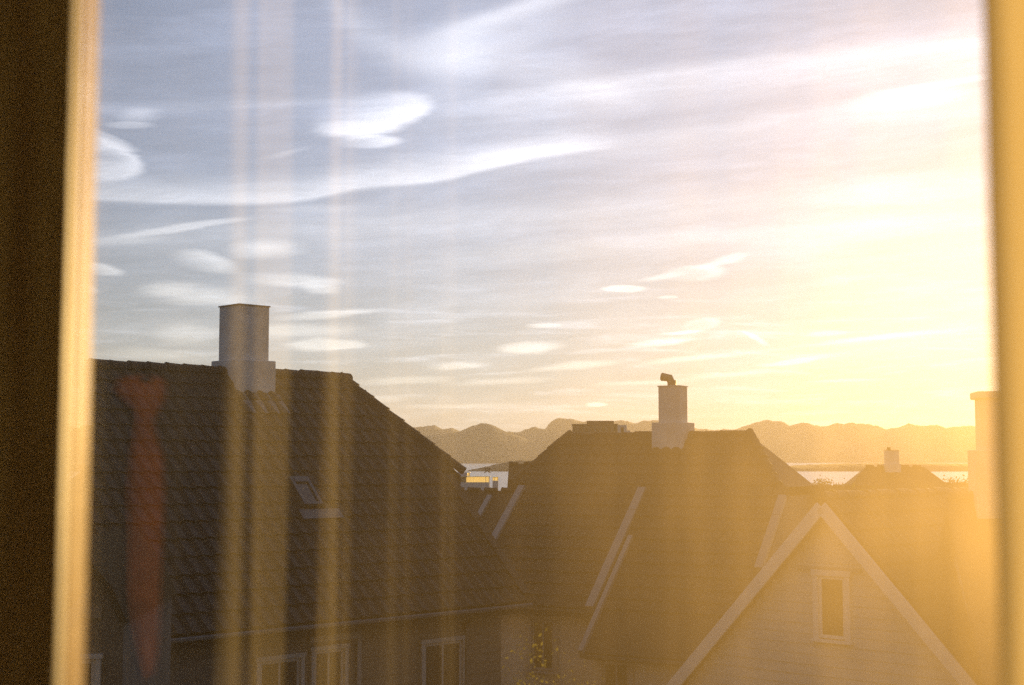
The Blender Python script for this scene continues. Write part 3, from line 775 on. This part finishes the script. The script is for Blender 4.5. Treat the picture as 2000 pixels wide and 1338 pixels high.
for sg in (-1, 1): b.prism([(-.75, 0, hr + .12), (-.75, sg * 3.3, hr - 2.74), (-.75, sg * 3.3, hr - 2.92), (-.75, 0, hr - .05)], (7, 0, 0))
rs = b.build('roof', M_TILE2, sun_house); caps(rs, (-.75, 0, hr + .15), (6.2, 0, hr + .15), me=CAP2)

# ---- low plastered outbuilding close under the left house
pw = at(150, 1052, 15.0)
out = empty('outbuilding', (pw.x, pw.y, 20.9), R(4)); tag(out, 'small grey plastered outbuilding with steep gable below the dark roof', 'outbuilding')
ho = pw.z - 20.9
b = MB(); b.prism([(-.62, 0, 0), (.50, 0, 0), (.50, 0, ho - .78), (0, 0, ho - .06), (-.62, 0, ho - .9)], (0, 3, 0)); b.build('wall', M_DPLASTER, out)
b = MB()
b.prism([(0, -.12, ho), (.40, -.12, ho - .50), (.56, -.12, ho - .86), (.48, -.12, ho - .86), (.34, -.12, ho - .55), (0, -.12, ho - .12)], (0, 3.2, 0))
b.prism([(0, -.12, ho), (-.40, -.12, ho - .50), (-.70, -.12, ho - .96), (-.62, -.12, ho - .96), (-.34, -.12, ho - .55), (0, -.12, ho - .12)], (0, 3.2, 0))
b.build('roof', mat('dark_matt_tile', (0.035, 0.03, 0.022), 0.95, 0.35, 8, 0.4, spec=0.1), out)  # one even dark tile colour with little gloss
x_, z_ = on_wall(165, 1330, out, 0); window_part(out, x_ - .06, z_ - .12, .36, .7, -.02, casing=.05)
b = MB(); b.box(-.3, .28, -.03, .01, ho - .82, ho - .70); b.build('lintel', M_DBOARD, out)

# ---- apartment block on the skyline
YB = 320.0
pb0, pb1 = at(1118, 829, YB), at(1206, 829, YB)
blk = empty('apartment_block', ((pb0.x + pb1.x) / 2, YB, 10), R(-3)); tag(blk, 'distant flat roofed apartment block with rows of windows and pale end painted as sunlit', 'building')
W = pb1.x - pb0.x; hb_ = pb0.z - 10
b = MB(); b.box(-W / 2, W / 2, 0, 9, 0, hb_); b.build('wall', mat('block_render', (.30, .25, .19), .8, .1), blk)
b = MB(); b.box(-W / 2 + 3.2, W / 2 - .8, 1, 7, hb_, hb_ + .85); b.build('penthouse', M_DBOARD, blk)
b = MB(); b.box(-W / 2 - .15, W / 2 + .15, -.3, 9.1, hb_ - .12, hb_ + .1); b.build('parapet', M_LEAD, blk)
b = MB(); b.box(W / 2 + .002, W / 2 + 2.0, -1.2, 8, 0, hb_ - .15); b.build('sunlit_end', mat('block_sunlit_end', (.75, .72, .66), .25, .05), blk)  # paler colour stands in for sun on the end wall
for fl_ in range(3):
    for k in range(8):
        x = -W / 2 + W * (k + .5) / 8; z = hb_ - 1.15 - fl_ * 2.9
        b = MB(); b.box(x - .42, x + .42, -.06, .05, z - .62, z + .55); wq = b.build('window', M_WHITE, blk)
        b = MB(); b.box(x - .36, x + .36, -.09, -.05, z - .55, z + .5); b.build('pane', M_GLASSD, wq)
for fl_ in range(3):
    z = hb_ - 1.3 - fl_ * 2.9
    b = MB(); b.box(W / 2 + .7, W / 2 + 1.35, -1.24, -1.1, z - .7, z + .6); b.build('window', M_GLASSD, blk)
    b = MB(); b.box(W / 2 + 2.002, W / 2 + 2.8, -1.0, 5, z - 1.0, z - .1); b.build('balcony', M_PLASTER, blk)

# ---- harbour sheds, backlit sheets added for the sunlit roof, mast frame on the quay
YH = 900.0
def shed(px0, px1, pytop, pyeave, depth, label, m, wm_, slope=True):
    a, c = at(px0, pyeave, YH), at(px1, pyeave, YH)
    w = c.x - a.x; gz_ = ground_z(0, YH)
    s = empty('harbour_shed', ((a.x + c.x) / 2, YH, max(-2, gz_)), 0); zt_ = a.z - s.location.z; zr = at(px0, pytop, YH).z - s.location.z
    tag(s, label, 'shed')
    b = MB(); b.box(-w / 2 + .3, w / 2 - .3, .3, depth, 0, zt_); b.build('wall', wm_, s)
    b = MB(); b.prism([(-w / 2, 0, zt_), (-w / 2, 0, zt_ + .4), (-w / 2, depth, zr + .4), (-w / 2, depth, zr)], (w, 0, 0)); b.build('roof', m, s)
    return s
M_TIN = mat('pale_tin_roof', (.78, .70, .48), .30, .08, 1.0, metal=.55)
def tent(px0, px1, pytop, pybot, npan, label):
    a, c = at(px0, pybot, YH), at(px1, pytop, YH); w = c.x - a.x
    s = empty('harbour_shed', ((a.x + c.x) / 2, YH, -2)); tag(s, label, 'shed'); z0, z1 = a.z + 2, c.z + 2
    for k in range(npan):
        x0 = -w / 2 + w * k / npan; b = MB(); e = random.uniform(-.15, .15)
        b.box(x0 + .01, x0 + w / npan - .01, 0, .04, z0 - .6, z1 - .3 + e * .3); b.build('panel', M_SHEET, s)
    b = MB(); b.prism([(-w / 2 - .4, -.5, z1 - .25), (-w / 2 - .4, -.5, z1 - .05), (-w / 2 - .4, 6, z1 + .25), (-w / 2 - .4, 6, z1 + .05)], (w + .8, 0, 0)); b.build('roof', M_TIN, s)
    for x in (-w / 2 + .1, w / 2 - .1):
        for y in (.25, 5.6): MB().box(x - .09, x + .09, y, y + .18, 0, z1).build('post', M_DBOARD, s)
    MB().box(-w / 2, w / 2, -.3, 5.8, 0, z0 - .62).build('base', M_PLASTER, s)
    return s
M_SHEET = cloth_mat('translucent_sheet', (0.88, 0.84, 0.66), 0.85)  # added sheeting, lit through by the sun in place of a sunlit roof
s1 = tent(899, 956, 930, 940, 9, 'long harbour shed with an added translucent sheet standing in for its sunlit roof')
s2 = tent(962, 973, 931, 937, 2, 'short harbour shed with added translucent sheet for its sunlit roof beside the long one')
s3 = tent(909, 916, 923, 928, 1, 'tiny harbour hut with added translucent sheet above the long shed')
s3.location.y += 14
s4_ = shed(886, 912, 924, 932, 8, 'dark harbour warehouse behind the long shed', M_LEAD, M_DBOARD)
cr = empty('loading_frame', (at(952, 930, 1000).x, 1000, -1)); tag(cr, 'dark lattice loading frame standing on the quay against the water', 'gantry')
zc0 = at(952, 914, 1000).z + 1
b = MB()
for x in (-2.2, 2.2):
    b.beam((x, 0, 0), (x, 0, zc0), .9, .9)
b.build('post', M_DBOARD, cr)
b = MB(); b.beam((-2.6, 0, zc0 - .4), (2.6, 0, zc0 - .4), .9, .9); b.build('crossbeam', M_DBOARD, cr)
b = MB(); b.beam((-2.2, 0, zc0 - 3.4), (2.2, 0, zc0 - .6), .7, .7); b.beam((-2.2, .75, zc0 - .6), (2.2, .45, zc0 - 3.4), .7, .7); b.build('brace', M_DBOARD, cr)

# ================================================================== TREES
def tree(name, base, height, crown_r, label, leafm, nleaf, leaf, group=None, twiggy=False, seed=1, cat='tree', levels=4, spread=0.55, slim=1.0):
    rnd = random.Random(seed); t = empty(name, base); tag(t, label, cat, group)
    tr = MB(); tips = []
    def branch(p, d, L, r, lev):
        n = 3; q = p
        for k in range(n):
            d2 = (d + Vector((rnd.uniform(-.18, .18), rnd.uniform(-.18, .18), rnd.uniform(-.02, .14)))).normalized()
            q2 = q + d2 * (L / n); r2 = r * (1 - .22 * (k + 1))
            tr.tube(q, q2, r * (1 - .22 * k), r2, 5 if lev else 8, cap=False); q, d = q2, d2
            if lev >= levels - 2: tips.append((q, d))
        if lev < levels - 1:
            for k in range(rnd.choice((2, 3, 3))):
                a = rnd.uniform(0, 2 * pi); o = Vector((cos(a), sin(a), rnd.uniform(.1, .9))).normalized()
                branch(q if k else p + (q - p) * rnd.uniform(.6, 1), (d * (1 - spread) + o * spread).normalized(), L * rnd.uniform(.55, .8), r * .45, lev + 1)
    branch(Vector((0, 0, 0)), Vector((0, 0, 1)), height * .45, height * .022, 0)
    zmax = max(p.z for p, _ in tips); k = height / zmax
    tr.v = [(x * k * slim, y * k * slim, z * k) for x, y, z in tr.v]; tips = [(Vector((p.x * slim, p.y * slim, p.z)) * k, d) for p, d in tips]
    top = max((p for p, _ in tips), key=lambda p: p.z); t.location.x -= top.x; t.location.y -= top.y
    tr.build('trunk', M_BARK, t)
    lf = MB()
    for _ in range(nleaf):
        p, d = rnd.choice(tips); o = Vector((rnd.gauss(0, 1), rnd.gauss(0, 1), rnd.gauss(0, 1))) * crown_r * .16
        c = p + o; a = Vector((rnd.uniform(-1, 1), rnd.uniform(-1, 1), rnd.uniform(-1, 1))).normalized(); b2 = a.orthogonal().normalized()
        b2 = Matrix.Rotation(rnd.uniform(0, 6.28), 3, a) @ b2; s = leaf * rnd.uniform(.6, 1.3)
        u = a.cross(b2)
        lf.poly([c - b2 * s, c + u * s * .45, c + b2 * s, c - u * s * .45])
    cr_ = lf.build('crown', leafm, t); return t
pt1 = at(1048, 1262, 8.0)
tree('birch_tree', (pt1.x, pt1.y, 21.0), pt1.z - 21.0, .35, 'slim young tree whose sunlit yellow sprigs reach up between the houses', M_LEAF, 2600, .0125, seed=5, spread=.16, slim=.17)
pt2 = at(1118, 1310, 8.6)
tree('birch_tree', (pt2.x, pt2.y, 21.0), pt2.z - 21.0, .35, 'lower sparse sapling with few leaves beside the yellow-sprigged tree', M_LEAF, 800, .011, seed=11, spread=.2, slim=.4)
for i, (px, py, Y, lab) in enumerate([(1602, 946, 110, 'round dark tree behind the row house verge'), (1858, 946, 95, 'hazy tree beside the long far roof'),
                                      (1690, 980, 50, 'dark bushy tree between the gable house and the stout chimney'), (1800, 978, 48, 'broad hazy tree behind the pale gable roof')]):
    p = at(px, py, Y); gz_ = ground_z(p.x, p.y)
    tree('garden_tree', (p.x, p.y, gz_ - .1), p.z - gz_, 1.7, lab, M_LEAFD, 14000, .10, seed=20 + i, group='trees among the far houses')

# ================================================================== THE ROOM AND ITS WINDOW
XJ = -0.300; YI, YO = 0.964, 1.012; ZB, ZTOP = 29.42, 31.12; XR = 1.40
wal = lambda name, *bx: tag(MB().box(*bx).build(name, M_WALLIN), kind='structure')
win = empty('window', (0, YI, ZB)); tag(win, 'window with sunlit painted jamb and dusty reflecting glass', 'window')
def wpart(name, bx, m, bev=.006, par=win, segs=3):
    x0, x1, y0, y1, z0, z1 = bx; return MB().box(x0, x1, y0 - YI, y1 - YI, z0 - ZB, z1 - ZB).build(name, m, par, bevel=bev, segs=segs)
wpart('jamb', (XJ - .05, XJ, YI + .004, YO, ZB + .06, ZTOP - .06), M_FRAME, .001)
wpart('jamb', (XR, XR + .06, YI + .004, YO, ZB + .06, ZTOP - .06), M_FRAME)
wpart('head', (XJ - .05, XR + .06, YI + .004, YO, ZTOP - .06, ZTOP), M_FRAME)
wpart('bottom_rail', (XJ - .05, XR + .06, YI + .004, YO, ZB, ZB + .06), M_FRAME)
wpart('casing', (XJ - .22, XJ - .0005, YI - .012, YI + .0035, ZB - .05, ZTOP + .06), M_CASING, .0015)
wpart('casing', (XR + .01, XR + .14, YI - .012, YI + .0035, ZB - .05, ZTOP + .06), M_CASING, .005)
wpart('glass_pane', (XJ + .001, XR - .001, .974, .978, ZB + .061, ZTOP - .061), M_GLASS, 0)
def dusty():
    o = wpart('glass_pane', (XJ + .001, XR - .001, .996, 1.000, ZB + .061, ZTOP - .061), M_GLASS, 0)
    o.data.materials.append(M_GLASSDUST)
    for p in o.data.polygons:
        if p.normal.y > .9: p.material_index = 1
dusty()
wpart('inner_sill', (XJ - .25, XR + .2, YI - .16, YI - .0125, ZB - .04, ZB - .005), M_FRAME)
# walls of the room round it
wal('wall_front', -1.95, XJ - .051, YI + .005, 1.02, 28.2, 31.6)
wal('wall_front', -1.95, -.62, 1.021, 1.30, 28.2, 31.6)
wal('wall_front', XR + .061, 1.95, YI + .005, 1.30, 28.2, 31.6)
wal('wall_front', XJ - .0505, XR + .0605, YI + .005, 1.30, ZTOP + .001, 31.6)
wal('wall_front', XJ - .0505, XR + .0605, YI + .005, 1.30, 28.2, ZB - .001)
M_FACADE = mat('own_house_facade', (0.30, 0.27, 0.23), 0.85, 0.15, 2, 0.3, 30)
for k, bx in enumerate([(-8.5, -2.41, .7, 1.31, 21.0, 33.2), (2.61, 8.5, .7, 1.31, 21.0, 33.2), (-2.4, 2.6, .7, 1.31, 31.82, 33.2), (-2.4, 2.6, .7, 1.31, 21.0, 27.98)]):  # unseen outside of this house, added to block sky light from behind
    tag(MB().box(*bx).build('wall_facade', M_FACADE), kind='structure')
tag(MB().prism([(-8.9, 1.7, 32.9), (-8.9, -3.2, 37.5), (-8.9, -8.1, 32.9)], (17.8, 0, 0)).build('roof_own', M_TILE), kind='structure')  # unseen roof, added with the facade to block the sky
wal('wall_left', -2.15, -1.95, -1.56, 1.30, 28.2, 31.6)
wal('wall_right', 1.95, 2.15, -1.56, 1.30, 28.2, 31.6)
wal('wall_back', -2.15, 2.15, -1.76, -1.56, 28.2, 31.6)
tag(MB().box(-2.15, 2.15, -1.76, 1.30, 28.0, 28.2).build('floor', M_FLOOR), kind='structure')
wal('ceiling', -2.15, 2.15, -1.76, 1.30, 31.6, 31.8)

def drape(name, x0, x1, y, z0, z1, m, folds, label, cat='curtain', flare=0.25, n=340, rows=14):
    """hanging cloth with folds: folds(x) gives the depth at the top; folds deepen towards the hem"""
    c = empty(name, ((x0 + x1) / 2, y, z0)); tag(c, label, cat); b = MB()
    for j in range(rows + 1):
        z = (z1 - z0) * j / rows; k = 1 + flare * (1 - j / rows)
        for i in range(n + 1):
            x = x0 + (x1 - x0) * i / n; b.v.append((x - c.location.x, folds(x, z) * k, z))
    for j in range(rows):
        for i in range(n):
            a = j * (n + 1) + i; b.f.append((a, a + 1, a + n + 2, a + n + 1))
    o = b.build('cloth', m, c, smooth=True)
    r = MB(); r.tube((x0 - .06 - c.location.x, 0, z1 - z0 + .02), (x1 + .06 - c.location.x, 0, z1 - z0 + .02), .011, .011, 10); r.build('rod', M_DWOOD, c)
    return c
XC = 0.346 * 0.80
drape('curtain', XC, 1.48, .80, 28.5, 31.35, M_CURTAIN, lambda x, z: .018 * sin((x - XC) * 62 + .4 * sin(z * 1.3)) + .012 * sin((x - XC) * 23 + 1), 'backlit golden curtain hanging beside the window glass')
def strip_curtain():
    """gathered strips of a pale curtain hanging from one slanting rod, lit by the sun that comes in"""
    c = empty('curtain', (-.30, -.28, 28.5)); tag(c, 'pale gathered curtain seen as soft golden streaks reflected in the glass', 'curtain')
    YG = .976; Lz = 2.85
    for (a, d, y, per) in [(412, 548, -.50, .098), (618, 688, -.48, .066), (738, 812, -.24, .055), (862, 900, -.03, .04), (985, 1034, .0, .04)]:
        L = 2 * YG - y; x0, x1 = (a - 1000) / FPX * L, (d - 1000) / FPX * L; b = MB(); n = 70; rows = 14
        for j in range(rows + 1):
            z = Lz * j / rows
            for i in range(n + 1):
                t = i / n; x = x0 + (x1 - x0) * t + .005 * sin(z * 2.3 + a) ; u = x - x0
                f = -.019 * (per / .09) * sin(2 * pi * u / per - .5) - .008 * sin(4 * pi * u / per + z * .5) - .05 * (abs(t - .5) * 2) ** 5
                b.v.append((x - c.location.x, y + f - c.location.y, z))
        for j in range(rows):
            for i in range(n):
                q = j * (n + 1) + i; b.f.append((q, q + 1, q + n + 2, q + n + 1))
        b.build('cloth', M_SHEER if a > 700 else M_SHEER1, c, smooth=True)
    MB().tube((-.30, -.24, Lz + .02), (.34, .32, Lz + .02), .011, .011, 10).build('rod', M_DWOOD, c)
strip_curtain()

wd = empty('wardrobe', (-.75, -1.2, 28.2)); tag(wd, 'dark wooden wardrobe added behind the camera to keep the glass reflection dark', 'wardrobe')  # added out of view so the glass mirrors something dark
MB().box(-1.1, 1.1, -.30, .28, 0, 3.2).build('carcass', M_DWOOD, wd, bevel=.01)
for x0, x1 in ((-1.09, -.554), (-.546, -.004), (.004, .546), (.554, 1.09)):
    dr = MB().box(x0, x1, .281, .302, .08, 3.15).build('door', M_DWOOD, wd, bevel=.006)
    MB().tube((x0 + .05, .30, 1.05), (x0 + .05, .335, 1.05), .012, .016, 10).build('knob', M_LEAD, dr)
# scarf shape made up for an orange form reflected in the glass
def scarf():
    yy = -.862; L = 2 * .995 + .862 - .0
    prof = [(735, 250, 318), (745, 232, 328), (765, 230, 330), (785, 248, 326), (800, 268, 318), (820, 272, 306), (850, 268, 312), (890, 262, 326), (960, 258, 330), (1050, 264, 328), (1150, 266, 326), (1220, 276, 326), (1280, 290, 322), (1310, 300, 316)]
    c = empty('scarf', (0, yy, 0)); b = MB(); n = 18
    for py, a, d in prof:
        z = CZ + (898 - py) / FPX * L; x0, x1 = (a - 1000) / FPX * L, (d - 1000) / FPX * L
        for i in range(n):
            t = 2 * pi * i / n; cx = (x0 + x1) / 2; rx = (x1 - x0) / 2
            b.v.append((cx + cos(t) * rx * (1 + .08 * sin(3 * t)), sin(t) * .018 * (1 + .4 * sin(5 * t + py)), z))
    for j in range(len(prof) - 1):
        for i in range(n): b.f.append((j * n + i, j * n + (i + 1) % n, (j + 1) * n + (i + 1) % n, (j + 1) * n + i))
    b.f.append(tuple(range(n))); b.f.append(tuple(range((len(prof) - 1) * n, len(prof) * n)))
    zc = CZ + (898 - 1040) / FPX * L; xc_ = (295 - 1000) / FPX * L
    c.location = (xc_, yy, zc - .4); b.v = [(x - xc_, y, z - zc + .4) for x, y, z in b.v]
    b.build('cloth', M_RUST, c, smooth=True)
    tag(c, 'rust orange scarf made up for an orange form dimly reflected in the glass', 'scarf')
    zp = CZ + (898 - 748) / FPX * L - (zc - .4)
    MB().tube((0, -.05, zp), (0, .02, zp + .01), .012, .012, 8).build('peg', M_DWOOD, c)
scarf()

# ================================================================== AIR
hz_ = MB().box(-12500, 13000, -150, 21000, -21.5, 720).build('haze', M_GLASS)
hz_.data.materials.clear()
mh = bpy.data.materials.new('golden_haze'); mh.use_nodes = True; nt = mh.node_tree; nt.nodes.clear()
o_ = nt.nodes.new('ShaderNodeOutputMaterial'); pv = nt.nodes.new('ShaderNodeVolumePrincipled')
pv.inputs['Color'].default_value = (0.92, 0.90, 0.86, 1); pv.inputs['Density'].default_value = 3.2e-5
pv.inputs['Anisotropy'].default_value = 0.3
nt.links.new(pv.outputs[0], o_.inputs['Volume'])
hz_.data.materials.append(mh); tag(hz_, 'golden evening haze over the fjord', kind='stuff')
